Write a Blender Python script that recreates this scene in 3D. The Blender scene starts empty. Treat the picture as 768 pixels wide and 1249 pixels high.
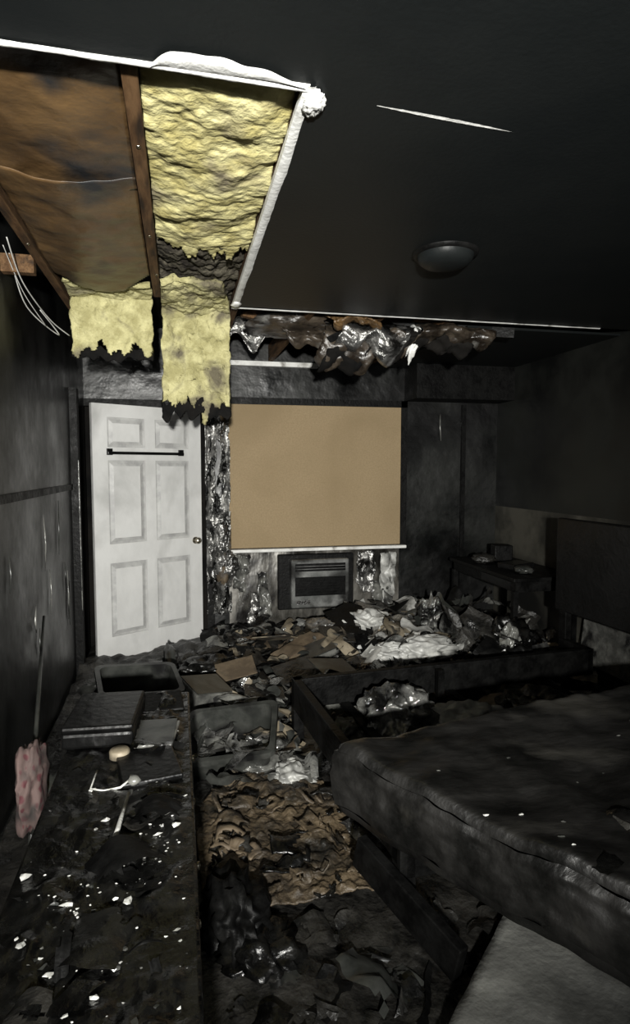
import bpy, math, random, bmesh
from mathutils import Vector, Matrix, Euler, noise
random.seed(7)
R=random.random
def ru(a,b): return a+(b-a)*R()
sc=bpy.context.scene
sc.view_settings.view_transform='Standard'
# ---------------------------------------------------------------- materials
def mat(name,c1,c2,scale=4.0,rough=0.8,r2=None,bump=0.3,bscale=None,lo=0.4,hi=0.6,detail=8,c3=None,s3=1.5,lo3=.5,hi3=.65,spec=0.5,metal=0.0,stretch=None,dist=0.01,k=1.0,bdet=8):
    c1=[v*k for v in c1]; c2=[v*k for v in c2]
    if c3: c3=[v*k for v in c3]
    m=bpy.data.materials.new(name); m.use_nodes=True
    nt=m.node_tree; N=nt.nodes; L=nt.links
    p=N['Principled BSDF']
    tc=N.new('ShaderNodeTexCoord')
    src=tc.outputs['Object']
    if stretch:
        mp=N.new('ShaderNodeMapping'); mp.inputs['Scale'].default_value=stretch
        L.new(src,mp.inputs['Vector']); src=mp.outputs['Vector']
    n=N.new('ShaderNodeTexNoise'); n.inputs['Scale'].default_value=scale; n.inputs['Detail'].default_value=detail
    n.inputs['Roughness'].default_value=.65
    L.new(src,n.inputs['Vector'])
    r=N.new('ShaderNodeValToRGB'); r.color_ramp.elements[0].position=lo; r.color_ramp.elements[1].position=hi
    r.color_ramp.elements[0].color=(*c1,1); r.color_ramp.elements[1].color=(*c2,1)
    L.new(n.outputs['Fac'],r.inputs['Fac'])
    out=r.outputs['Color']
    if c3:
        n3=N.new('ShaderNodeTexNoise'); n3.inputs['Scale'].default_value=s3; n3.inputs['Detail'].default_value=6
        n3.inputs['Distortion'].default_value=.4
        L.new(src,n3.inputs['Vector'])
        r3=N.new('ShaderNodeMapRange'); r3.inputs[1].default_value=lo3; r3.inputs[2].default_value=hi3
        L.new(n3.outputs['Fac'],r3.inputs[0])
        mx=N.new('ShaderNodeMixRGB'); mx.inputs['Color2'].default_value=(*c3,1)
        L.new(r3.outputs[0],mx.inputs['Fac']); L.new(out,mx.inputs['Color1']); out=mx.outputs['Color']
    L.new(out,p.inputs['Base Color'])
    if r2 is not None:
        mr=N.new('ShaderNodeMapRange'); mr.inputs[1].default_value=.35; mr.inputs[2].default_value=.65
        mr.inputs[3].default_value=rough; mr.inputs[4].default_value=r2
        L.new(n.outputs['Fac'],mr.inputs[0]); L.new(mr.outputs[0],p.inputs['Roughness'])
    else: p.inputs['Roughness'].default_value=rough
    p.inputs['Specular IOR Level'].default_value=spec
    p.inputs['Metallic'].default_value=metal
    if bump:
        nb=N.new('ShaderNodeTexNoise'); nb.inputs['Scale'].default_value=bscale or scale*4; nb.inputs['Detail'].default_value=bdet
        L.new(src,nb.inputs['Vector'])
        b=N.new('ShaderNodeBump'); b.inputs['Strength'].default_value=bump; b.inputs['Distance'].default_value=dist
        L.new(nb.outputs['Fac'],b.inputs['Height']); L.new(b.outputs['Normal'],p.inputs['Normal'])
    return m
M_ceil=mat('soot_ceiling',(.010,.012,.0125),(.014,.016,.016),1.2,.45,bump=.1,bscale=60,spec=.15,k=.58)
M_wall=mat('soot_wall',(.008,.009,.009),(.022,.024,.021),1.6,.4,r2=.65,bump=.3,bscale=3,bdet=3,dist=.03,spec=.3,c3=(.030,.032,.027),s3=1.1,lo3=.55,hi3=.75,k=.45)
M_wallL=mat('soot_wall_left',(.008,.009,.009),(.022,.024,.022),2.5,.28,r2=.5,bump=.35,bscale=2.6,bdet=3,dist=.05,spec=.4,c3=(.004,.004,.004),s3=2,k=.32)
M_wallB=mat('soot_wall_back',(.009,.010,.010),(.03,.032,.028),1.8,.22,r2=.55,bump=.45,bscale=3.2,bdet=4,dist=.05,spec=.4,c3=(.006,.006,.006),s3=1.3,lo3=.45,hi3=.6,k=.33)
M_wains=mat('scorched_wainscot',(.045,.043,.037),(.19,.18,.16),3.0,.15,r2=.4,bump=.6,bscale=3.5,bdet=4,dist=.05,c3=(.010,.009,.008),s3=4,lo3=.48,hi3=.62,stretch=(1.2,1,.6),spec=.9,metal=.3,k=.9)
M_wainR=mat('scorched_wall_lower',(.03,.029,.024),(.10,.095,.078),2,.6,bump=.2,c3=(.012,.012,.011),s3=1.4,lo3=.48,hi3=.68,k=.7,spec=.3)
M_floor=mat('burnt_carpet',(.006,.006,.006),(.022,.023,.021),6,.6,r2=.35,bump=.8,bscale=40,c3=(.03,.028,.022),s3=2,lo3=.55,hi3=.8,k=.5,spec=.3)
M_door=mat('door_paint',(.50,.50,.49),(.56,.56,.55),5,.45,bump=.03,c3=(.25,.25,.24),s3=2.4,lo3=.50,hi3=.80,stretch=(1,1,.6))
M_groove=mat('door_paint_groove_shade',(.30,.30,.295),(.42,.42,.41),9,.5,bump=.03)  # darker tone paints shade into the door's panel grooves for contrast
M_plaster=mat('torn_plaster',(.54,.54,.52),(.70,.70,.68),14,.8,bump=.3,c3=(.2,.19,.17),s3=10,lo3=.60,hi3=.74)
M_yellow=mat('glass_wool',(.33,.29,.12),(.53,.49,.25),7,.95,bump=.8,bscale=34,dist=.014,spec=.1,c3=(.14,.12,.085),s3=4.5,lo3=.51,hi3=.68)
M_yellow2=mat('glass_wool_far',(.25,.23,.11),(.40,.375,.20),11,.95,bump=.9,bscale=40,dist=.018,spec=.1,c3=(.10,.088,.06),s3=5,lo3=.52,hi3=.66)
M_greywool=mat('charred_wool',(.035,.03,.025),(.15,.135,.10),10,.95,bump=.8,bscale=30,dist=.02,spec=.1,k=.6)
M_kraft=mat('kraft_paper',(.10,.057,.024),(.17,.102,.044),3.0,.4,bump=.5,bscale=6,dist=.03,c3=(.025,.025,.026),s3=2.4,lo3=.51,hi3=.66,spec=.3,k=.60)
M_kraftd=mat('sooted_kraft',(.02,.015,.011),(.09,.07,.05),5,.25,r2=.5,bump=.8,bscale=12,dist=.02,c3=(.22,.215,.20),s3=6,lo3=.56,hi3=.68,spec=.6,k=.6)
M_wood=mat('joist_wood',(.09,.045,.018),(.18,.10,.045),6,.75,bump=.3,c3=(.03,.018,.01),s3=5,lo3=.5,hi3=.7,stretch=(6,.8,6),k=.6,spec=.2)
M_woodlt=mat('blocking_wood',(.22,.15,.075),(.34,.24,.13),9,.75,bump=.2,k=.7)
M_dark=mat('attic_dark',(.003,.003,.003),(.009,.008,.007),3,.9,bump=.3,spec=.1)
M_board=mat('particle_board',(.235,.175,.10),(.285,.215,.127),70,.75,bump=.06,bscale=120,c3=(.21,.155,.086),s3=1.2,lo3=.45,hi3=.7,spec=.2,lo=.35,hi=.65)
M_black=mat('black_charred_wood',(.004,.004,.004),(.011,.011,.0105),10,.4,r2=.65,bump=.4,spec=.12,k=.45)
M_blackgl=mat('soot_glossy',(.003,.003,.003),(.012,.012,.011),9,.14,r2=.36,bump=1,bscale=14,dist=.015,c3=(.022,.021,.018),s3=7,lo3=.6,hi3=.75,k=.45,spec=.5)
M_blackpl=mat('black_plastic',(.006,.006,.006),(.012,.012,.012),8,.3,bump=.25,k=.45,spec=.18)
M_grey=mat('grey_plastic',(.030,.032,.029),(.075,.077,.07),5,.3,bump=.15,c3=(.010,.010,.010),s3=5,k=.65)
M_dgrey=mat('dark_debris',(.008,.008,.0075),(.036,.034,.030),8,.25,r2=.55,bump=.8,dist=.015,k=.72)
M_beige=mat('beige_paper',(.14,.115,.078),(.27,.23,.165),7,.6,bump=.3,c3=(.03,.027,.022),s3=6,lo3=.48,hi3=.64)
M_brown=mat('brown_cardboard',(.09,.065,.04),(.16,.12,.075),7,.7,bump=.4,c3=(.02,.017,.014),s3=6,k=.8)
M_white=mat('white_cloth',(.32,.32,.305),(.60,.60,.57),5,.4,bump=.3,c3=(.05,.05,.046),s3=5,lo3=.49,hi3=.66)
M_lgrey=mat('light_grey_debris',(.07,.07,.065),(.18,.18,.165),6,.22,bump=.5,c3=(.016,.016,.016),s3=7,lo3=.47,hi3=.64)
M_foil=mat('crinkled_plastic_film',(.08,.08,.075),(.30,.30,.285),8,.12,bump=.9,dist=.025,bscale=18,spec=1,c3=(.008,.008,.008),s3=6,lo3=.45,hi3=.58,metal=.45)
M_silver=mat('foil_facing',(.10,.10,.097),(.46,.455,.44),9,.18,r2=.4,bump=1,dist=.025,bscale=20,spec=.8,metal=.85,c3=(.03,.028,.026),s3=5,lo3=.54,hi3=.66)
M_earth=mat('scorched_padding',(.030,.022,.013),(.118,.088,.054),7,.7,r2=.4,bump=1,bscale=26,dist=.02,c3=(.010,.009,.007),s3=4.0,lo3=.49,hi3=.63,k=.85)
M_matt=mat('mattress_fabric_soot',(.006,.006,.0055),(.020,.019,.0175),3.2,.26,r2=.55,bump=.55,bscale=5,bdet=6,dist=.03,c3=(.095,.09,.078),s3=2.6,lo3=.57,hi3=.82,stretch=(.7,2.0,1.4),k=.5,spec=.5)
M_pad=mat('grey_foam',(.13,.13,.12),(.22,.22,.20),5,.85,bump=.4,bscale=50,c3=(.04,.04,.036),s3=2.2,lo3=.52,hi3=.7)
M_ac=mat('ac_casing',(.15,.155,.15),(.34,.345,.335),5,.28,bump=.05,c3=(.035,.035,.034),s3=4,metal=.6,lo3=.46,hi3=.62)
M_metal=mat('knob_metal',(.4,.36,.28),(.55,.5,.4),10,.3,bump=0,metal=1)
M_wire=mat('cable_white',(.25,.25,.24),(.36,.36,.34),10,.5,bump=0)
M_light=mat('white_flakes',(.3,.3,.28),(.6,.6,.57),20,.6,bump=.3)
def dotted():
    m=bpy.data.materials.new('pink_dotted_fabric'); m.use_nodes=True; nt=m.node_tree; N=nt.nodes; L=nt.links; p=N['Principled BSDF']
    tc=N.new('ShaderNodeTexCoord'); v=N.new('ShaderNodeTexVoronoi'); v.inputs['Scale'].default_value=24; v.inputs['Randomness'].default_value=.35
    L.new(tc.outputs['Object'],v.inputs['Vector'])
    r=N.new('ShaderNodeValToRGB'); r.color_ramp.elements[0].position=.28; r.color_ramp.elements[1].position=.42
    r.color_ramp.elements[0].color=(.08,.024,.028,1); r.color_ramp.elements[1].color=(.105,.07,.064,1)
    n=N.new('ShaderNodeTexNoise'); n.inputs['Scale'].default_value=9; L.new(tc.outputs['Object'],n.inputs['Vector'])
    mr=N.new('ShaderNodeMapRange'); mr.inputs[1].default_value=.5; mr.inputs[2].default_value=.68; L.new(n.outputs['Fac'],mr.inputs[0])
    mx=N.new('ShaderNodeMixRGB'); mx.inputs['Color2'].default_value=(.03,.025,.023,1); L.new(mr.outputs[0],mx.inputs['Fac'])
    L.new(v.outputs['Distance'],r.inputs['Fac']); L.new(r.outputs['Color'],mx.inputs['Color1']); L.new(mx.outputs['Color'],p.inputs['Base Color']); p.inputs['Roughness'].default_value=.85
    return m
M_pink=dotted()
# ---------------------------------------------------------------- builder
class B:
    def __init__(s,name): s.name=name; s.v=[]; s.f=[]; s.m=[]; s.sm=[]; s.mats=[]
    def mi(s,m):
        if m not in s.mats: s.mats.append(m)
        return s.mats.index(m)
    def add(s,vs,fs,m,smooth=False,M=None):
        o=len(s.v); k=s.mi(m)
        for a in vs:
            a=Vector(a); s.v.append(M@a if M else a)
        for f in fs: s.f.append([i+o for i in f]); s.m.append(k); s.sm.append(smooth)
    def box(s,x0,x1,y0,y1,z0,z1,m,M=None,bev=0.0,smooth=False):
        if bev<=0:
            vs=[(x,y,z) for z in (z0,z1) for y in (y0,y1) for x in (x0,x1)]
            fs=[(0,2,3,1),(4,5,7,6),(0,1,5,4),(2,6,7,3),(0,4,6,2),(1,3,7,5)]
            s.add(vs,fs,m,smooth,M)
        else:
            bm=bmesh.new(); bmesh.ops.create_cube(bm,size=1)
            for v in bm.verts: v.co=Vector(((x0+x1)/2+v.co.x*(x1-x0),(y0+y1)/2+v.co.y*(y1-y0),(z0+z1)/2+v.co.z*(z1-z0)))
            bmesh.ops.bevel(bm,geom=bm.edges[:],offset=bev,segments=2,affect='EDGES',profile=.5)
            bm.verts.index_update()
            s.add([v.co.copy() for v in bm.verts],[[v.index for v in f.verts] for f in bm.faces],m,smooth,M); bm.free()
    def grid(s,fn,nu,nv,m,smooth=True,M=None,mask=None):
        vs=[fn(i/nu,j/nv) for j in range(nv+1) for i in range(nu+1)]
        fs=[]
        for j in range(nv):
            for i in range(nu):
                if mask and not mask((i+.5)/nu,(j+.5)/nv): continue
                a=j*(nu+1)+i; fs.append((a,a+1,a+nu+2,a+nu+1))
        s.add(vs,fs,m,smooth,M)
    def blob(s,c,r,m,amp=.25,freq=3,sub=3,seed=0,smooth=True,M=None,floor=None,ridge=False):
        bm=bmesh.new(); bmesh.ops.create_icosphere(bm,subdivisions=sub,radius=1)
        off=Vector((seed*3.1,seed*1.7,seed*.9)); c=Vector(c)
        vs=[]
        for v in bm.verts:
            n=v.co.normalized(); q=n*freq+off
            if ridge:
                d=1-abs(noise.noise(q))*2; d=d*.65+(1-abs(noise.noise(q*2.1))*2)*.35; k=1+amp*(d-.6)
            else: k=1+amp*noise.fractal(q,.6,2,4)
            p=Vector((n.x*r[0],n.y*r[1],n.z*r[2]))*k
            if floor is not None and p.z+c.z<floor: p.z=floor-c.z
            vs.append(p+c)
        bm.verts.index_update()
        s.add(vs,[[v.index for v in f.verts] for f in bm.faces],m,smooth,M); bm.free()
    def tube(s,pts,r,m,n=8,M=None):
        pts=[Vector(p) for p in pts]; vs=[]; fs=[]
        for i,p in enumerate(pts):
            d=(pts[min(i+1,len(pts)-1)]-pts[max(i-1,0)]).normalized()
            a=d.orthogonal().normalized() if i==0 else (pa-d*pa.dot(d)).normalized()
            pa=a; b=d.cross(a)
            rr=r[i] if isinstance(r,(list,tuple)) else r
            for k in range(n):
                t=2*math.pi*k/n; vs.append(p+a*math.cos(t)*rr+b*math.sin(t)*rr)
        for i in range(len(pts)-1):
            for k in range(n):
                k2=(k+1)%n; fs.append((i*n+k,i*n+k2,(i+1)*n+k2,(i+1)*n+k))
        fs.append(tuple(range(n))[::-1]); fs.append(tuple((len(pts)-1)*n+k for k in range(n)))
        s.add(vs,fs,m,True,M)
    def lathe(s,prof,m,n=32,M=None):
        vs=[];fs=[]
        for (r,z) in prof:
            for k in range(n):
                t=2*math.pi*k/n; vs.append((r*math.cos(t),r*math.sin(t),z))
        for i in range(len(prof)-1):
            for k in range(n):
                k2=(k+1)%n; fs.append((i*n+k,i*n+k2,(i+1)*n+k2,(i+1)*n+k))
        s.add(vs,fs,m,True,M)
    def done(s,solid=0.0):
        xs=[v.x for v in s.v]; ys=[v.y for v in s.v]; zs=[v.z for v in s.v]
        c=Vector(((min(xs)+max(xs))/2,(min(ys)+max(ys))/2,min(zs)))
        me=bpy.data.meshes.new(s.name); me.from_pydata([v-c for v in s.v],[],s.f); me.validate()
        for m in s.mats: me.materials.append(m)
        for i,p in enumerate(me.polygons):
            p.material_index=s.m[i]; p.use_smooth=s.sm[i]
        me.update()
        ob=bpy.data.objects.new(s.name,me); ob.location=c; sc.collection.objects.link(ob)
        if solid:
            md=ob.modifiers.new('thick','SOLIDIFY'); md.thickness=solid; md.offset=0
        return ob
def fr(x,y,z=0,f=3,o=4): return noise.fractal(Vector((x*f,y*f,z*f)),.6,2,o)
def T(x,y,z,rx=0,ry=0,rz=0): return Matrix.Translation((x,y,z))@Euler((math.radians(rx),math.radians(ry),math.radians(rz))).to_matrix().to_4x4()
XL,XR,YB,YF,H=-.76,3.0,5.37,-3.0,2.46
# ---------------------------------------------------------------- room shell
b=B('floor'); b.box(XL-.1,XR+.1,YF,YB+.1,-.1,0,M_floor); b.done()
b=B('ceiling')
b.box(.32,XR,YF,3.55,H,H+.015,M_ceil)
b.box(XL,.32,YF,1.48,H,H+.015,M_ceil)
b.box(1.85,XR,3.72,YB,H,H+.015,M_ceil)
b.box(XL-.1,XR+.1,YF,YB+.1,2.72,2.8,M_dark)
b.done()
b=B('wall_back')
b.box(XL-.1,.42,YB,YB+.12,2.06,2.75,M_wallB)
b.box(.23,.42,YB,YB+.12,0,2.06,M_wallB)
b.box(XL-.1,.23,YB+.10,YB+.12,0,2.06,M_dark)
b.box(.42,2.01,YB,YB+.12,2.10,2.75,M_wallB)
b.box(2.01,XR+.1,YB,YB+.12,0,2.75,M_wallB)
b.box(.42,2.01,YB,YB+.12,0,.82,M_wains)
b.done()
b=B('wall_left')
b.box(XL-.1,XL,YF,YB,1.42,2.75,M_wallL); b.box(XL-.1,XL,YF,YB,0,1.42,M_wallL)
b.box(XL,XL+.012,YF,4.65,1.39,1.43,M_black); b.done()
b=B('wall_right')
b.box(XR,XR+.1,YF,YB,1.18,2.75,M_wall); b.box(XR,XR+.1,YF,YB,0,1.18,M_wainR)
b.done()
b=B('wall_front'); b.box(XL-.1,XR+.1,YF-.1,YF,0,2.75,M_wall); b.done()
b=B('trim_1')
b.box(XL,XL+.05,4.66,4.76,0,2.12,M_black)
b.box(XL+.05,XL+.055,4.66,4.675,.5,1.6,M_lgrey)
b.done()
b=B('trim_2')
b.box(XL,.30,YB-.02,YB,2.06,2.12,M_black)
b.box(.225,.29,YB-.03,YB,0,2.06,M_black)
b.done()
b=B('trim_3')
b.box(.30,1.22,YB-.05,YB,2.43,2.47,M_plaster); b.done()
b=B('baseboard_back'); b.box(.3,XR,YB-.02,YB,0,.1,M_black); b.done()
b=B('baseboard_right'); b.box(XR-.015,XR,YF,YB-.02,0,.1,M_black); b.done()
b=B('trim_4')
b.box(2.62,2.66,YB-.03,YB,0,2.14,M_black)
b.tube([(2.40,YB-.02,2.05),(2.40,YB-.02,1.93),(2.41,YB-.02,1.8)],[.004,.008,.003],M_lgrey)
b.done()
b=B('soffit'); b.box(2.05,XR,YB-.30,YB,2.16,2.46,M_black); b.done()
b=B('ceiling_joists')
for x in (-.60,-.10,.335,.80,1.25,1.70):
    y0=1.49 if x<.3 else (1.52 if x<.4 else 3.3)
    y1=3.5 if x==-.10 else YB
    b.box(x-.02,x+.02,y0,y1,2.478,2.62,M_wood,bev=.003)
b.box(-.74,-.62,2.15,2.19,2.44,2.5,M_woodlt,bev=.003)
b.box(-.76,-.62,3.0,3.05,2.42,2.5,M_wood,bev=.003)
b.box(.05,.30,4.6,4.65,2.5,2.62,M_wood)
for (x,y) in ((-.10,1.9),(-.10,2.6),(-.09,3.1),(-.60,2.0),(-.60,2.8)):
    b.lathe([(0,-.004),(.006,-.003),(.007,0)],M_metal,10,T(x,y,2.478))
b.done()
b=B('torn_ceiling_edge')
def edge_strip(p0,p1,w0,w1,n,seed,drop=.004):
    p0=Vector(p0);p1=Vector(p1);d=(p1-p0);pr=Vector((-d.y,d.x,0)).normalized()
    def fn(u,v):
        p=p0+d*u; w=w0+(w1-w0)*u
        a=noise.noise(Vector((u*7+seed,v*1.2,seed)))*.5+noise.noise(Vector((u*40+seed,v,seed)))*.15
        return p+pr*((v-.5)*w*(1+a))+Vector((0,0,-.003-drop*abs(a)*1.5-drop*math.sin(v*math.pi)))
    b.grid(fn,n,4,M_plaster)
edge_strip((-.76,1.47,H),(.34,1.50,H),.020,.022,90,1)
edge_strip((.322,1.48,H),(.325,3.56,H),.026,.036,120,5)
edge_strip((.33,3.545,H),(2.7,3.545,H),.026,.022,150,9)
b.box(.308,.318,1.5,3.55,H-.002,H+.02,M_plaster); b.box(XL,.32,1.482,1.492,H-.002,H+.02,M_plaster)
def patch(u,v):
    x=-.05+u*.36; wv=math.sin(min(1,u*7)*math.pi/2)*math.sin(min(1,(1-u)*1.6)*math.pi/2)
    y=1.485-(v*.060*wv)*(1+.2*noise.noise(Vector((u*6,1,2))))
    return Vector((x,y,H-.005-.005*math.sin(v*3)))
b.grid(patch,40,6,M_plaster)
b.blob((.342,1.545,H-.008),(.026,.05,.010),M_plaster,.6,1.6,4,4,ridge=True)
b.blob((.322,3.45,H-.010),(.028,.05,.012),M_plaster,.5,2.5,2,6,ridge=True)
b.done()
b=B('ceiling_seam_tape')
def seam(u,v):
    w=.012*math.sin(math.pi*min(1,u*1.0+.02))**.8*(1+.4*noise.noise(Vector((u*20,0,0))))
    return Vector((.50+u*.40,1.525+u*.035+(v-.5)*w,H-.002))
b.grid(seam,40,2,M_plaster); b.done()
b=B('smoke_detector')
b.lathe([(0,-.06),(.05,-.059),(.09,-.052),(.112,-.036),(.12,-.014),(.121,0)],M_ceil,40,T(1.12,2.47,H))
b.lathe([(.118,-.014),(.136,-.012),(.14,0)],M_black,40,T(1.12,2.47,H)); b.done()
# ---------------------------------------------------------------- insulation
def wool(name,fn,nu,nv,amp,mt,seed=0,mask=None,f=6):
    b=B(name)
    def g(u,v):
        p=fn(u,v); e=.001
        n=(fn(min(u+e,1),v)-fn(max(u-e,0),v)).cross(fn(u,min(v+e,1))-fn(u,max(v-e,0))).normalized()
        d=noise.fractal(Vector((p.x*f+seed,p.y*f,p.z*f)),.6,2,4)
        rr=1-abs(noise.noise(Vector((p.x*f*1.3+seed,p.y*f*1.3,p.z*f*1.3+4))))*2
        return p-n*(amp*(d*.8+rr*.4))
    b.grid(g,nu,nv,mt,mask=mask); return b
def flat(x0,x1,y0,y1,z,sag=.03):
    return lambda u,v: Vector((x0+(x1-x0)*u,y0+(y1-y0)*v,z-sag*math.sin(u*math.pi)))
def jag(seed,lo=.88,a=.12):
    return lambda u,v: v< lo+a*noise.noise(Vector((u*7+seed,seed,0)))+.05*noise.noise(Vector((u*25+seed,seed,0)))
b=wool('insulation_batt',flat(-.075,.31,1.50,2.9,2.515,.025),70,220,.019,M_yellow,1,jag(2,.90),f=4.5); b.done(.008)
b=wool('insulation_batt',flat(-.08,.31,2.65,3.75,2.545,.03),50,80,.03,M_greywool,2,f=9); b.done(.008)
def hangR(u,v):
    w=.30+.08*math.sin(min(1,v*2.2)*math.pi/2)
    if v<.35:
        t=v/.35; y=3.2+.40*t; z=2.50-.05*t
    else:
        t=(v-.35)/.65; y=3.60+.06*math.sin(t*2); z=2.45-.66*t
    return Vector((-.075+w*u-.01*v+.012*noise.noise(Vector((v*8,u*2,3))),y,z))
b=wool('insulation_batt',hangR,60,130,.030,M_yellow2,7,jag(5,.88,.16)); b.done(.035)
def hangL(u,v):
    x=-.55+.42*u+.012*noise.noise(Vector((v*8,u*2,7)))
    if v<.3: t=v/.3; y=3.3+.2*t; z=2.50-.03*t
    else: t=(v-.3)/.7; y=3.50+.05*t; z=2.47-.33*t
    return Vector((x,y,z))
b=wool('insulation_batt',hangL,50,70,.024,M_yellow2,11,jag(8,.88,.18)); b.done(.03)
def fringeR(u,v):
    return Vector((-.09+.40*u,3.67+.02*math.sin(u*9),1.94-.12*v-.06*noise.noise(Vector((u*8,0,0)))))
b=wool('charred_insulation_fringe',fringeR,40,12,.02,M_dark,3,jag(3,.75,.3)); b.done(.02)
def fringeL(u,v):
    return Vector((-.56+.43*u,3.59,2.21-.08*v-.05*noise.noise(Vector((u*8,3,0)))))
b=wool('charred_insulation_fringe',fringeL,40,12,.02,M_dark,3,jag(4,.75,.3)); b.done(.02)
def kraftf(y0,y1,zz,seed,sag):
    def fn(u,v):
        x=-.57+.445*u; y=y0+(y1-y0)*v
        z=zz-sag*math.sin(u*math.pi)-.02*v+.009*fr(x,y,seed,2.2,4)+.002*math.sin(u*9+fr(x,y,seed,2)*5)
        return Vector((x,y+.015*fr(u,0,seed,3)*v,z))
    return fn
b=B('kraft_faced_insulation'); b.grid(kraftf(1.50,2.24,2.52,1,.012),40,60,M_kraft)
b.grid(kraftf(2.15,3.36,2.50,5,.035),40,70,M_kraft,mask=lambda u,v: v<.78+.22*math.sin(u*math.pi*.9+.2)+.02*noise.noise(Vector((u*14,0,0))))
b.done(.003)
b=B('hanging_ceiling_debris')
def flap(x0,x1,y,z0,z1,m,seed,curl=.1,slant=0,mask=None):
    def fn(u,v):
        x=x0+(x1-x0)*u+slant*v; z=z0+(z1-z0)*v*(.75+.5*noise.noise(Vector((u*3+seed,seed,0))))
        return Vector((x+.02*fr(u,v,seed,4),y+curl*math.sin(v*2.5)+.05*fr(u,v,seed,2),z+.03*math.sin(u*5+seed)*v+.012*fr(u,v,seed,6)))
    b.grid(fn,30,20,m,mask=mask)
flap(.95,1.55,4.0,2.5,2.15,M_kraftd,3,-.25,-.1)
flap(1.05,1.50,3.93,2.5,2.20,M_silver,14,-.25,-.1)
flap(.98,1.5,4.02,2.49,2.13,M_dark,3.3,-.25,-.1)
flap(1.53,1.58,3.92,2.5,2.22,M_plaster,4,-.2,-.08)
flap(1.55,2.05,3.9,2.5,2.28,M_kraftd,6,-.3,-.1)
flap(1.50,1.95,3.98,2.5,2.22,M_dark,6,-.3,-.1)
flap(.62,1.0,4.1,2.52,2.33,M_kraftd,8,-.1,.1)
flap(.36,.7,4.3,2.6,2.40,M_silver,9,.1,0)
flap(.9,1.2,3.8,2.5,2.40,M_kraft,12,-.15,.05)
b.box(-.45,.45,-.02,.02,-.05,.05,M_wood,T(.85,4.05,2.50,0,8,12))
b.box(-.4,.4,-.02,.02,-.05,.05,M_wood,T(1.35,4.4,2.50,0,-9,70))
b.box(-.4,.4,-.02,.02,-.03,.03,M_black,T(1.8,3.85,2.47,0,6,-25))
b.box(-.2,.2,-.015,.015,-.02,.02,M_black,T(1.1,3.8,2.44,0,-28,10))
b.blob((1.70,3.82,2.43),(.06,.05,.04),M_yellow,.5,3,3,2)
b.blob((.75,4.1,2.5),(.3,.3,.05),M_kraftd,.5,3,3,4)
b.done(.006)
b=B('electrical_cable')
def cable(pts,r=.004,m=M_wire):
    P=[Vector(p) for p in pts]; out=[]
    for i in range(len(P)-1):
        p0=P[max(i-1,0)];p1=P[i];p2=P[i+1];p3=P[min(i+2,len(P)-1)]
        for k in range(8):
            t=k/8; out.append(.5*((2*p1)+(-p0+p2)*t+(2*p0-5*p1+4*p2-p3)*t*t+(-p0+3*p1-3*p2+p3)*t**3))
    out.append(P[-1]); b.tube(out,r,m,6)
cable([(-.70,1.8,2.55),(-.68,2.1,2.46),(-.66,2.3,2.44),(-.7,2.5,2.5)],.003)
cable([(-.72,1.9,2.5),(-.70,2.2,2.42),(-.71,2.5,2.46)],.003)
cable([(-.68,2.8,2.5),(-.67,3.0,2.38),(-.62,3.3,2.29),(-.55,3.45,2.24)],.003)
cable([(-.72,3.0,2.5),(-.70,3.2,2.32),(-.6,3.45,2.24),(-.66,3.3,2.33)],.003)
cable([(-.72,2.9,2.5),(-.69,3.1,2.36),(-.64,3.3,2.26),(-.68,3.5,2.3)],.002)
b.done()
# ---------------------------------------------------------------- door
hx,hy=.185,5.33; fx,fy=-.633,4.84
ang=math.degrees(math.atan2(hy-fy,hx-fx)); W=math.hypot(hx-fx,hy-fy)
MD=T(fx,fy,0.005,0,0,ang)
b=B('door_1'); th=.035; Hd=2.03
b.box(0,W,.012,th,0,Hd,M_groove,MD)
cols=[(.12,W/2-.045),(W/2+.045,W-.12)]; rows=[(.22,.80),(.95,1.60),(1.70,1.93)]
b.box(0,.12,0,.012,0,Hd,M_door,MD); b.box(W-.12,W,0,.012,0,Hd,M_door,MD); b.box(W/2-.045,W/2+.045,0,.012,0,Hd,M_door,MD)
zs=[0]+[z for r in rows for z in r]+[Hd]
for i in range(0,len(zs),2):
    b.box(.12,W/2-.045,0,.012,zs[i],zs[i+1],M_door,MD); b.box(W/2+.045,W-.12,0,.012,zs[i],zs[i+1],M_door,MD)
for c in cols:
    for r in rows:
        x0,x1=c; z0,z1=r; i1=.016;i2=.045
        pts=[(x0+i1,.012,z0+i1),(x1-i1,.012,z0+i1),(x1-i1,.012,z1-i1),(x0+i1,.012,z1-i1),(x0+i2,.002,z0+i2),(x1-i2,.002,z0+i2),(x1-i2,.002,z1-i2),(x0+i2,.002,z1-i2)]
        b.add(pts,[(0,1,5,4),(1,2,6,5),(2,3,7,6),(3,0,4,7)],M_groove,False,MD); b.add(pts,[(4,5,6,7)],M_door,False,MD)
b.box(.11,W-.18,-.028,-.012,1.645,1.668,M_blackpl,MD,bev=.004)
b.box(.11,.15,-.02,0,1.64,1.69,M_blackpl,MD); b.box(W-.22,W-.18,-.02,0,1.64,1.69,M_blackpl,MD)
b.lathe([(.0,.065),(.022,.062),(.029,.045),(.02,.028),(.012,.02),(.012,.008),(.03,.004),(.03,0)],M_metal,20,MD@T(W-.065,0,.92,90,0,0))
b.done()
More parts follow.
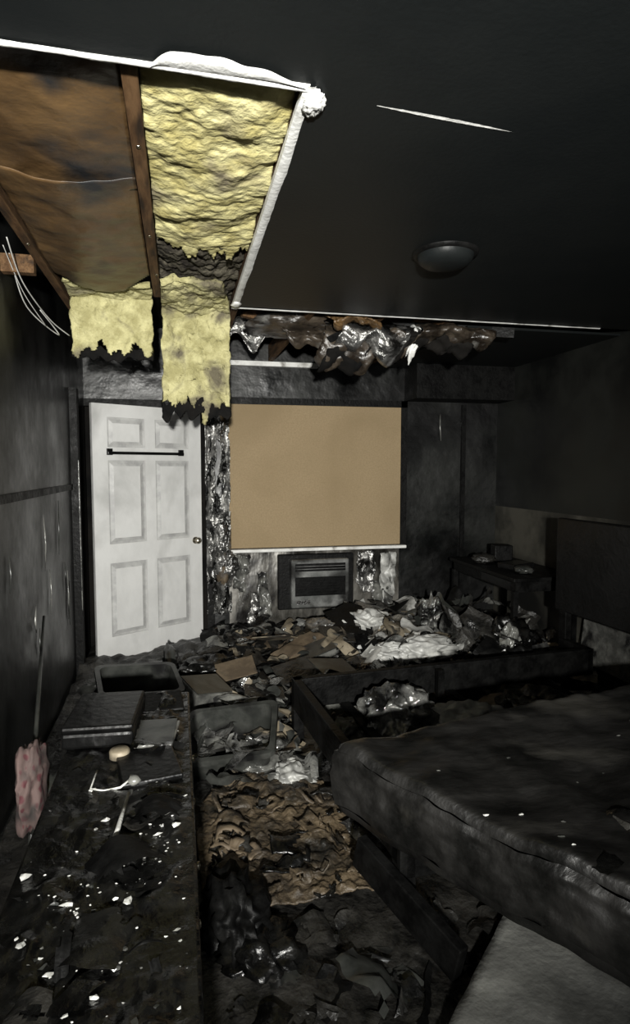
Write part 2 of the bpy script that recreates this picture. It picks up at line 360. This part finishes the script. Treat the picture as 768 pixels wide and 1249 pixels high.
# ---------------------------------------------------------------- boarded window
b=B('window_1')
b.box(.36,.42,YB-.03,YB,.83,2.16,M_black); b.box(2.01,2.07,YB-.03,YB,.83,2.16,M_black); b.box(.36,2.07,YB-.03,YB,2.10,2.16,M_black)
b.done()
b=B('plywood_board'); b.box(.42,2.01,YB-.025,YB+.0,.835,2.10,M_board,bev=.002); b.done()
b=B('windowsill'); b.box(.38,2.06,YB-.07,YB,.80,.828,M_plaster,bev=.006); b.done()
b=B('melted_curtain')
def cur(s,x0,w):
    def fn(u,v):
        z=2.02-1.75*v; x=x0+w*u+.04*noise.noise(Vector((v*4,s,1)))
        return Vector((x,YB-.06-.03*math.sin(u*9+v*7+s)-.06*abs(fr(u*1.2,v*5,s,2,3)),z+.02*fr(u,v*4,s,2)))
    return fn
b.grid(cur(2,.22,.21),38,170,M_silver,mask=lambda u,v: noise.noise(Vector((u*3,v*12,5)))>-.25)
b.grid(cur(7,.24,.16),30,150,M_blackgl,mask=lambda u,v: noise.noise(Vector((u*3,v*10,9)))>.05)
b.blob((.39,YB-.1,.70),(.09,.06,.12),M_silver,.7,2.5,4,3,ridge=True)
b.blob((.34,YB-.1,.98),(.06,.05,.16),M_silver,.7,2.5,4,8,ridge=True)
b.blob((.36,YB-.1,.62),(.05,.06,.09),M_brown,.7,2.5,3,5,ridge=True)
b.done(.004)
b=B('peeling_wall_film')
def pf(x0,x1,z0,z1,s,m=None,th=-.12):
    def fn(u,v):
        return Vector((x0+(x1-x0)*u+.05*fr(u,v,s,1)+.04*v*math.sin(s),YB-.02-.07*abs(fr(u,v,s,1.6,3))-.02*v,z0+(z1-z0)*v+.02*fr(u,v,s+2,2)))
    b.grid(fn,24,24,m or M_foil,mask=lambda u,v: noise.noise(Vector((u*1.6+s,v*.9,s)))>th and abs(u-.5)<.5-.2*v)
pf(.5,.72,.45,.12,1,M_silver); pf(.66,.84,.62,.2,4,M_lgrey); pf(1.60,1.80,.78,.40,6,M_silver,-.2); pf(1.80,1.97,.76,.30,9,M_white,-.1); pf(.44,.6,.78,.45,15,M_lgrey,-.1); pf(1.7,1.95,.5,.2,19,M_lgrey,-.1)
b.done(.003)
b=B('wall_air_conditioner')
b.box(.85,1.55,YB-.06,YB,.27,.77,M_black,bev=.01)
b.box(.95,1.48,YB-.16,YB-.02,.30,.735,M_ac,bev=.015)
b.box(.985,1.445,YB-.163,YB-.15,.63,.70,M_blackpl)
for i in range(2): b.box(.99,1.44,YB-.168,YB-.155,.650+i*.025,.654+i*.025,M_ac)
b.box(.985,1.445,YB-.164,YB-.15,.41,.58,M_blackpl)
for i in range(6): b.box(.99,1.44,YB-.168,YB-.16,.43+i*.026,.434+i*.026,M_black)
b.box(1.0,1.12,YB-.165,YB-.155,.335,.37,M_dgrey)
b.done()
# ---------------------------------------------------------------- dresser
b=B('dresser')
dx0,dx1,dy0,dy1,dz=-.43,.03,.7,2.85,.50
b.box(dx0+.02,dx1-.02,dy0+.02,dy1-.02,.06,dz-.03,M_black,bev=.006)
b.box(dx0,dx1,dy0,dy1,dz-.03,dz,M_blackgl,bev=.008)
for i in range(3):
    for j in range(2):
        ya=dy0+.05+i*.69; b.box(dx1-.02,dx1-.006,ya,ya+.66,.09+j*.185,.26+j*.185,M_black,bev=.004)
        b.lathe([(.0,.02),(.012,.018),(.012,.01),(.006,.0)],M_metal,12,T(dx1-.006,ya+.33,.175+j*.185,0,90,0))
for x in (dx0+.05,dx1-.07):
    for y in (dy0+.06,dy1-.06): b.box(x-.025,x+.025,y-.025,y+.025,0,.06,M_black)
b.done()
# ---------------------------------------------------------------- debris layers
def hgt(x,y):
    h=.02+.015*fr(x,y,0,3)
    back=max(0,min(1,(y-3.5)/1.2)); h+=back*(.02+.12*max(0,min(1,(x-.3)/1.5)))
    h+=.09*max(0,fr(x,y,3,1.6))*max(.2,back)
    h+=.010*abs(fr(x,y,7,12))
    return max(.004,h)
b=B('fire_debris')
b.grid(lambda u,v: Vector((XL+.02+(XR-XL-.04)*u,.5+(YB-.03-.5)*v,hgt(XL+3.76*u,.5+4.84*v))),150,190,M_dgrey)
def scrap(b,x,y,z,s,m,flatn=25,nn=9,asp=None,cr=None):
    asp=asp or (ru(.5,1.3) if R()<.75 else ru(.12,.3)); cr=cr if cr is not None else ru(.1,.6); se=ru(0,100)
    MM=T(x,y,z,ru(-flatn,flatn),ru(-flatn,flatn),ru(0,360))
    cut=ru(-.5,-.1); bend=ru(-.25,.25)
    def fn(u,v):
        return Vector(((u-.5)*s*(1+.4*noise.noise(Vector((v*2,se,0)))),(v-.5)*s*asp*(1+.4*noise.noise(Vector((u*2,se,2)))),s*(cr*.5*fr(u+se,v,se,1.1,3)+bend*math.sin(u*3.1))))
    b.grid(fn,nn,nn,m,smooth=True,M=MM,mask=lambda u,v:noise.noise(Vector((u*1.8+se,v*1.8,se)))>cut)
def scatter(b,n,x0,x1,y0,y1,smin,smax,mats,lift=.1,flatn=30):
    for i in range(n):
        x=ru(x0,x1);y=ru(y0,y1); s=ru(smin,smax)
        if x<.08+s/2 and y<2.95+s/2: continue
        if x-s/2<XL: continue
        if x<.25 and y>4.6: continue
        scrap(b,x,y,hgt(x,y)+ru(.0,lift),s,random.choice(mats),flatn)
dk=[M_dgrey,M_dgrey,M_blackgl,M_black,M_grey]
mixm=[M_dgrey,M_grey,M_grey,M_lgrey,M_beige,M_brown,M_blackgl,M_foil,M_dgrey,M_lgrey,M_black,M_black,M_silver]
scatter(b,230,-.2,2.6,3.6,5.15,.14,.42,mixm,.07,20)
scatter(b,260,-.1,2.6,3.6,5.2,.05,.18,mixm,.10,35)
scatter(b,90,1.0,2.3,4.0,5.1,.15,.38,[M_lgrey,M_white,M_foil,M_dgrey,M_black,M_beige,M_silver,M_white],.13,34)
scatter(b,150,.06,.60,2.75,3.9,.10,.28,mixm+[M_lgrey,M_lgrey,M_foil,M_silver,M_beige],.10,30)
scatter(b,60,.1,1.1,.9,1.9,.05,.22,dk,.02,10)
scatter(b,130,.75,2.5,2.2,3.3,.10,.32,dk+[M_lgrey,M_brown,M_foil,M_silver,M_white],.12,28)
scatter(b,70,-.6,0,3.1,4.5,.08,.28,dk+[M_lgrey,M_foil],.05,24)
scatter(b,60,2.0,2.85,3.7,5.1,.12,.34,dk+[M_lgrey,M_foil],.25,50)
b.done()
b=B('scorched_carpet_padding')
def padf(u,v):
    x=.06+.60*u-.03*v+.12*(1-v)*u; y=1.95+.89*v
    return Vector((x,y,.045+.025*fr(x,y,2,4)+.02*abs(fr(x,y,5,12))+.02*math.sin(u*3.14)))
b.grid(padf,90,120,M_earth,mask=lambda u,v: (min(u,1-u)*4+min(v,1-v)*4+noise.noise(Vector((u*4,v*4,1)))*1.8)>.6 )
for i in range(34):
    x=ru(.12,.64);y=ru(1.95,2.75); scrap(b,x,y,.095,ru(.05,.16),random.choice([M_earth,M_earth,M_brown,M_dgrey,M_blackgl]),14)
b.done(.006)
b=B('black_trash_bag')
b.blob((.16,1.92,.07),(.11,.17,.12),M_black,.7,2.0,4,3,ridge=True,floor=.01); b.blob((.22,1.78,.04),(.13,.13,.06),M_blackgl,.6,2.0,4,6,ridge=True,floor=.01); b.done()
def heap(name,items):
    b=B(name)
    for (c,r,m,sd) in items: b.blob(c,r,m,.62,1.35,5,sd,ridge=True,floor=.01)
    b.done()
heap('crumpled_cloth',[((1.50,4.72,.26),(.20,.13,.11),M_white,1),((1.66,4.62,.22),(.18,.12,.07),M_beige,2)])
heap('crumpled_cloth',[((1.78,4.15,.20),(.26,.12,.09),M_white,4),((1.5,4.2,.17),(.18,.1,.08),M_white,5)])
heap('crumpled_cloth',[((.40,2.95,.06),(.17,.12,.06),M_lgrey,6),((.52,2.78,.06),(.10,.10,.07),M_white,7),((.46,3.1,.06),(.11,.14,.07),M_foil,21)])
heap('plastic_bag',[((1.12,3.02,.18),(.21,.16,.18),M_foil,9)])
heap('plastic_bag',[((2.0,4.6,.28),(.10,.10,.22),M_foil,19)])
heap('crumpled_cloth',[((1.5,3.0,.13),(.26,.13,.12),M_white,10),((.85,3.05,.10),(.12,.12,.09),M_lgrey,11)])
heap('crumpled_cloth',[((1.95,3.0,.14),(.22,.2,.14),M_dgrey,12),((2.25,2.9,.12),(.2,.2,.11),M_black,13)])
heap('dark_clothes_pile',[((.22,4.2,.10),(.26,.2,.12),M_blackgl,14),((.05,4.45,.08),(.2,.2,.09),M_dgrey,15)])
heap('duffel_bag',[((2.35,4.0,.2),(.22,.2,.22),M_blackgl,16),((2.28,3.85,.28),(.06,.08,.15),M_lgrey,17)])
# ---------------------------------------------------------------- tubs
def tub(name,M,w,d,h,m,t=.02):
    b=B(name); k=.85
    def ring(sx,sy,z,n=8,r=.05):
        pts=[]
        for cx,cy,a0 in ((sx/2-r,sy/2-r,0),(-sx/2+r,sy/2-r,90),(-sx/2+r,-sy/2+r,180),(sx/2-r,-sy/2+r,270)):
            for i in range(n):
                a=math.radians(a0+90*i/(n-1)); pts.append((cx+r*math.cos(a),cy+r*math.sin(a),z))
        return pts
    n=32; vs=[];fs=[]
    prof=[ring(w+.03,d+.03,h-.035),ring(w+.045,d+.045,h-.03),ring(w+.045,d+.045,h),ring(w-.01,d-.01,h),ring(w*k-.01,d*k-.01,.01)]
    for p in prof: vs+=p
    for i in range(len(prof)-1):
        for q in range(n): fs.append((i*n+q,i*n+(q+1)%n,(i+1)*n+(q+1)%n,(i+1)*n+q))
    fs.append(tuple(4*n+q for q in range(n)))
    b.add(vs,fs,m,False,M)
    vs=ring(w*k,d*k,0)+ring(w,d,h-.01); fs=[(q,(q+1)%n,n+(q+1)%n,n+q) for q in range(n)]+[tuple(range(n))[::-1]]
    b.add(vs,fs,m,False,M)
    return b.done()
tub('storage_tub',T(.26,3.05,.06,16,-8,-14),.44,.36,.17,M_grey)
tub('storage_tub',T(-.28,3.72,.06,10,5,12),.44,.34,.24,M_grey)
b=B('cardboard_box'); b.box(-.14,.14,-.12,.12,0,.18,M_lgrey,T(.10,3.72,.05,14,10,30),bev=.01)
b.box(-.13,.13,-.11,.11,.18,.185,M_grey,T(.10,3.72,.05,14,10,30)); b.done()
b=B('cardboard_sheet'); 
for (x,y,z,s,m) in ((.72,4.6,.22,.30,M_beige),(.35,4.0,.2,.26,M_brown),(.95,4.3,.2,.3,M_grey),(.75,3.95,.18,.28,M_dgrey),(1.2,4.5,.25,.32,M_dgrey),(.5,3.7,.14,.25,M_dgrey),(1.0,3.9,.2,.3,M_grey)):
    b.box(-s/2,s/2,-s/2.6,s/2.6,0,.008,m,T(x,y,z,ru(-25,25),ru(-20,20),ru(-40,40)))
b.done()
# ---------------------------------------------------------------- items on dresser
b=B('black_case'); b.box(-.13,.13,-.18,.18,0,.06,M_blackpl,T(-.30,2.48,.51,0,0,-4),bev=.012)
b.box(-.13,.13,-.18,.18,.062,.085,M_blackpl,T(-.30,2.48,.51,0,0,-4),bev=.01); b.done()
b=B('paper_sheet'); b.box(-.075,.075,-.11,.11,0,.012,M_lgrey,T(-.10,2.36,.515,0,0,-8),bev=.004)
b.box(-.07,.07,-.105,.105,.012,.02,M_grey,T(-.10,2.36,.515,0,0,-4)); b.done()
b=B('plastic_lid'); b.lathe([(0,.03),(.03,.03),(.036,.024),(.036,0),(0,0)],M_beige,24,T(-.225,2.22,.51)); b.done()
b=B('white_stick'); b.tube([(-.170,1.92,.53),(-.185,1.75,.525),(-.200,1.58,.52)],[.005,.007,.009],M_light); b.done()
b=B('bent_wire_hook'); b.tube([(-.28,2.05,.55),(-.29,1.97,.53),(-.25,1.96,.525),(-.2,1.97,.525),(-.17,2.0,.535)],.0035,M_light)
b.blob((-.16,2.0,.53),(.022,.022,.016),M_lgrey,.3,3,2); b.done()
b=B('plastic_tray'); b.box(-.1,.1,-.12,.12,0,.02,M_blackpl,T(-.12,2.12,.505,0,0,10),bev=.006)
b.box(-.1,.1,-.09,.09,0,.02,M_black,T(-.1,2.7,.505,6,0,5),bev=.008); b.done()
b=B('ash_crust')
def crust(u,v):
    x=dx0+.01+(dx1-dx0-.02)*u; y=dy0+.02+(dy1-dy0-.04)*v
    return Vector((x,y,dz+.004+.03*max(0,fr(x,y,1,5))*min(1,8*min(u,1-u))))
b.grid(crust,60,160,M_blackgl)
cl=[(-.23,1.38,.05,.09,60),(-.07,1.68,.025,.05,34),(-.27,1.47,.04,.03,18),(-.18,1.30,.04,.05,24),(-.12,1.55,.08,.12,28),(-.2,1.2,.12,.2,54),(-.06,2.0,.03,.15,18),(-.3,1.7,.08,.2,14),(-.22,1.1,.05,.04,14)]
for (cx,cy,sx,sy,n) in cl:
    for i in range(n):
        x=min(dx1-.03,max(dx0+.03,random.gauss(cx,sx))); y=random.gauss(cy,sy)
        if y<dy0+.03: continue
        s=ru(.0015,.005) if R()<.82 else ru(.006,.014)
        z=crust((x-dx0)/(dx1-dx0),(y-dy0)/(dy1-dy0)).z
        b.blob((x,y,z+s*.3),(s,s*ru(.4,1),s*.4),random.choice([M_light,M_lgrey,M_grey,M_white]),.9,2,1,i,smooth=False)
for i in range(34):
    scrap(b,ru(dx0+.08,dx1-.08),ru(.9,2.7),dz+.015,ru(.06,.16),random.choice([M_blackgl,M_dgrey,M_black,M_black]),6,cr=.1)
b.done()
b=B('dotted_pillow')
b.blob((-.585,2.5,.30),(.05,.14,.17),M_pink,.3,1.7,4,3); b.blob((-.55,2.62,.14),(.1,.14,.13),M_grey,.5,2,3,5,ridge=True,floor=.02); b.done()
b=B('wooden_stick'); b.tube([(-.60,2.5,.02),(-.66,2.9,.30),(-.73,3.5,.74)],[.012,.011,.008],M_grey); b.done()
b=B('light_wall_strips')  # thin light grey strips along the left wall
for i in range(9):
    y=ru(2.8,4.5); z=ru(.3,1.0); h=ru(.12,.4)
    b.tube([(XL+.01,y,z),(XL+.012,y+ru(-.03,.03),z+h/2),(XL+.008,y+ru(-.04,.04),z+h)],[.002,.006,.002],random.choice([M_lgrey,M_grey,M_grey]),5)
b.done()
b=B('added_lit_wall_panel'); b.box(-.01,.01,-.28,.28,0,.52,M_lgrey,T(2.90,3.62,.12,0,6,0)); b.done()  # added panel, its light colour stands in for the lit lower wall
# ---------------------------------------------------------------- bed frame
MB=T(.6,3.3,0,0,0,4.0)
b=B('bed_frame')
b.box(0,2.02,-.05,0,.20,.37,M_black,MB,bev=.006)
b.box(0,.045,-1.45,0,.20,.37,M_black,MB,bev=.006)
b.box(0,.06,-.06,0,0,.37,M_black,MB,bev=.004); b.box(0,.06,-1.47,-1.4,0,.30,M_black,MB,bev=.004)
b.box(.02,2.02,-1.47,-1.43,.16,.30,M_black,MB,bev=.006)
for x in (.28,.95,1.6):
    b.box(x,x+.05,-1.44,-.04,.18,.21,M_black,MB)
b.box(.86,.90,-.12,-.08,0,.36,M_black,MB)
b.box(2.0,2.05,-1.6,.32,.55,1.20,M_blackpl,MB,bev=.012)
b.box(2.0,2.05,.20,.27,0,.56,M_black,MB,bev=.004); b.box(2.0,2.05,-1.55,-1.48,0,.56,M_black,MB,bev=.004)
b.box(1.98,2.02,-.05,.24,.2,.37,M_black,MB)
b.done()
b=B('mattress')
C=[Vector((.50,1.99,0)),Vector((2.5,2.42,0)),Vector((2.5,.62,0)),Vector((1.33,.86,0))]
def mtop(u,v):
    return C[0]*(1-u)*(1-v)+C[1]*u*(1-v)+C[2]*u*v+C[3]*(1-u)*v
cen=mtop(.5,.5)
def surf(u,v,top):
    p=mtop(u,v)
    e=min(u,1-u)*2.0; f2=min(v,1-v)*1.4
    rnd=(1-max(0,1-e/.05)**2)**.5*(1-max(0,1-f2/.05)**2)**.5 if e>0 and f2>0 else 0
    z=(.460-.12*v)+.022*fr(p.x,p.y,1,1.6)-.03*math.sin(u*3.1)*math.sin(v*3.1)
    t=.135*(.72+.28*rnd)
    wr=.008*fr(p.x,p.y,3,4)+.004*math.sin(p.x*7+fr(p.x,p.y,0,2)*4)
    q=p+(cen-p).normalized()*(1-rnd)*.012
    return Vector((q.x,q.y,z+(t if top else -t)+(wr if top else 0)))
for top in (1,0):
    b.grid((lambda u,v,top=top: surf(u,v,top)),110,90,M_matt)
def side(fa):
    def fn(s,w):
        u,v=fa(s); a=surf(u,v,1); c=surf(u,v,0)
        p=a.lerp(c,w); out=(p-cen); out.z=0; out.normalize()
        return p+out*(.012*math.sin(w*math.pi)**.5+.018*fr(p.x*2,p.y*2,p.z*3,2)+.004*(abs(w-.12)<.05))
    b.grid(fn,110,20,M_matt)
side(lambda s:(s,0)); side(lambda s:(1,s)); side(lambda s:(1-s,1)); side(lambda s:(0,1-s))
for i in range(46):
    u=ru(.02,.7); v=ru(.05,.95); p=surf(u,v,1); s=ru(.002,.006)
    b.blob((p.x,p.y,p.z+s*.2),(s*ru(1,2.5),s,s*.4),random.choice([M_light,M_lgrey,M_grey]),.8,2,1,i,smooth=False)
for i in range(10):
    u=ru(.02,.5); v=ru(.3,.95); p=surf(u,v,1)
    scrap(b,p.x,p.y,p.z+.006,ru(.04,.10),random.choice([M_blackgl,M_dgrey,M_grey]),4,cr=.08)
b.done()
b=B('foam_pad')
def fp(u,v):
    A,Bc,Cc,D=Vector((1.15,1.83,0)),Vector((2.6,1.6,0)),Vector((2.4,.5,0)),Vector((.22,.95,0))
    p=A*(1-u)*(1-v)+Bc*u*(1-v)+Cc*u*v+D*(1-u)*v
    return Vector((p.x,p.y,.08+.008*fr(p.x,p.y,0,4)))
b.grid(fp,50,50,M_pad)
b.done(.04)
b=B('fallen_bed_rail'); b.box(-.02,.02,-.24,.24,-.06,.06,M_black,T(.70,1.78,.13,14,0,24),bev=.004); b.done()
b=B('desk')
b.box(2.4,2.97,4.0,5.1,.70,.73,M_black,bev=.006)
b.box(2.43,2.95,4.03,5.07,.62,.70,M_black)
for x in (2.43,2.93):
    for y in (4.04,5.05): b.box(x-.02,x+.02,y-.02,y+.02,0,.63,M_black)
b.box(2.425,2.43,4.1,4.55,.63,.69,M_blackpl); 
b.done()
b=B('desk_clutter')
b.box(-.12,.12,-.09,.09,0,.05,M_blackpl,T(2.65,4.4,.735,0,0,20),bev=.01)
b.box(-.08,.08,-.06,.06,0,.14,M_black,T(2.75,4.8,.735,0,0,-10),bev=.01)
b.blob((2.55,4.75,.77),(.1,.1,.04),M_dgrey,.6,2,3,3,ridge=True)
b.blob((2.6,4.2,.76),(.07,.08,.03),M_grey,.6,2,3,5,ridge=True)
b.done()
# ---------------------------------------------------------------- light & camera
def look(o,t):
    o.rotation_euler=(Vector(t)-o.location).to_track_quat('-Z','Y').to_euler()
l=bpy.data.lights.new('flashlight','SPOT'); l.energy=1850; l.spot_size=math.radians(80); l.spot_blend=1.0; l.shadow_soft_size=.05; l.color=(1,.985,.93)
o=bpy.data.objects.new('flashlight',l); o.location=(-.12,-1.2,1.65); sc.collection.objects.link(o); look(o,(.55,5.3,1.90))
l=bpy.data.lights.new('fill_light','AREA'); l.energy=16; l.size=.35; l.color=(.95,.98,1)  # added fill lamp for soft frontal light, no actual fixture
o=bpy.data.objects.new('fill_light',l); o.location=(.9,-1.4,1.5); sc.collection.objects.link(o); look(o,(1,3,1.1))
w=bpy.data.worlds.new('World'); sc.world=w; w.use_nodes=True
w.node_tree.nodes['Background'].inputs[0].default_value=(.5,.55,.6,1); w.node_tree.nodes['Background'].inputs[1].default_value=.02
cam=bpy.data.cameras.new('camera'); co=bpy.data.objects.new('camera',cam); sc.collection.objects.link(co)
co.location=(0,0,1.55); 
cam.sensor_fit='VERTICAL'; cam.sensor_height=36; cam.lens=36*740/1249; cam.clip_start=.02
co.rotation_euler=(math.radians(90-4.2),0,math.radians(-12.6))
sc.camera=co
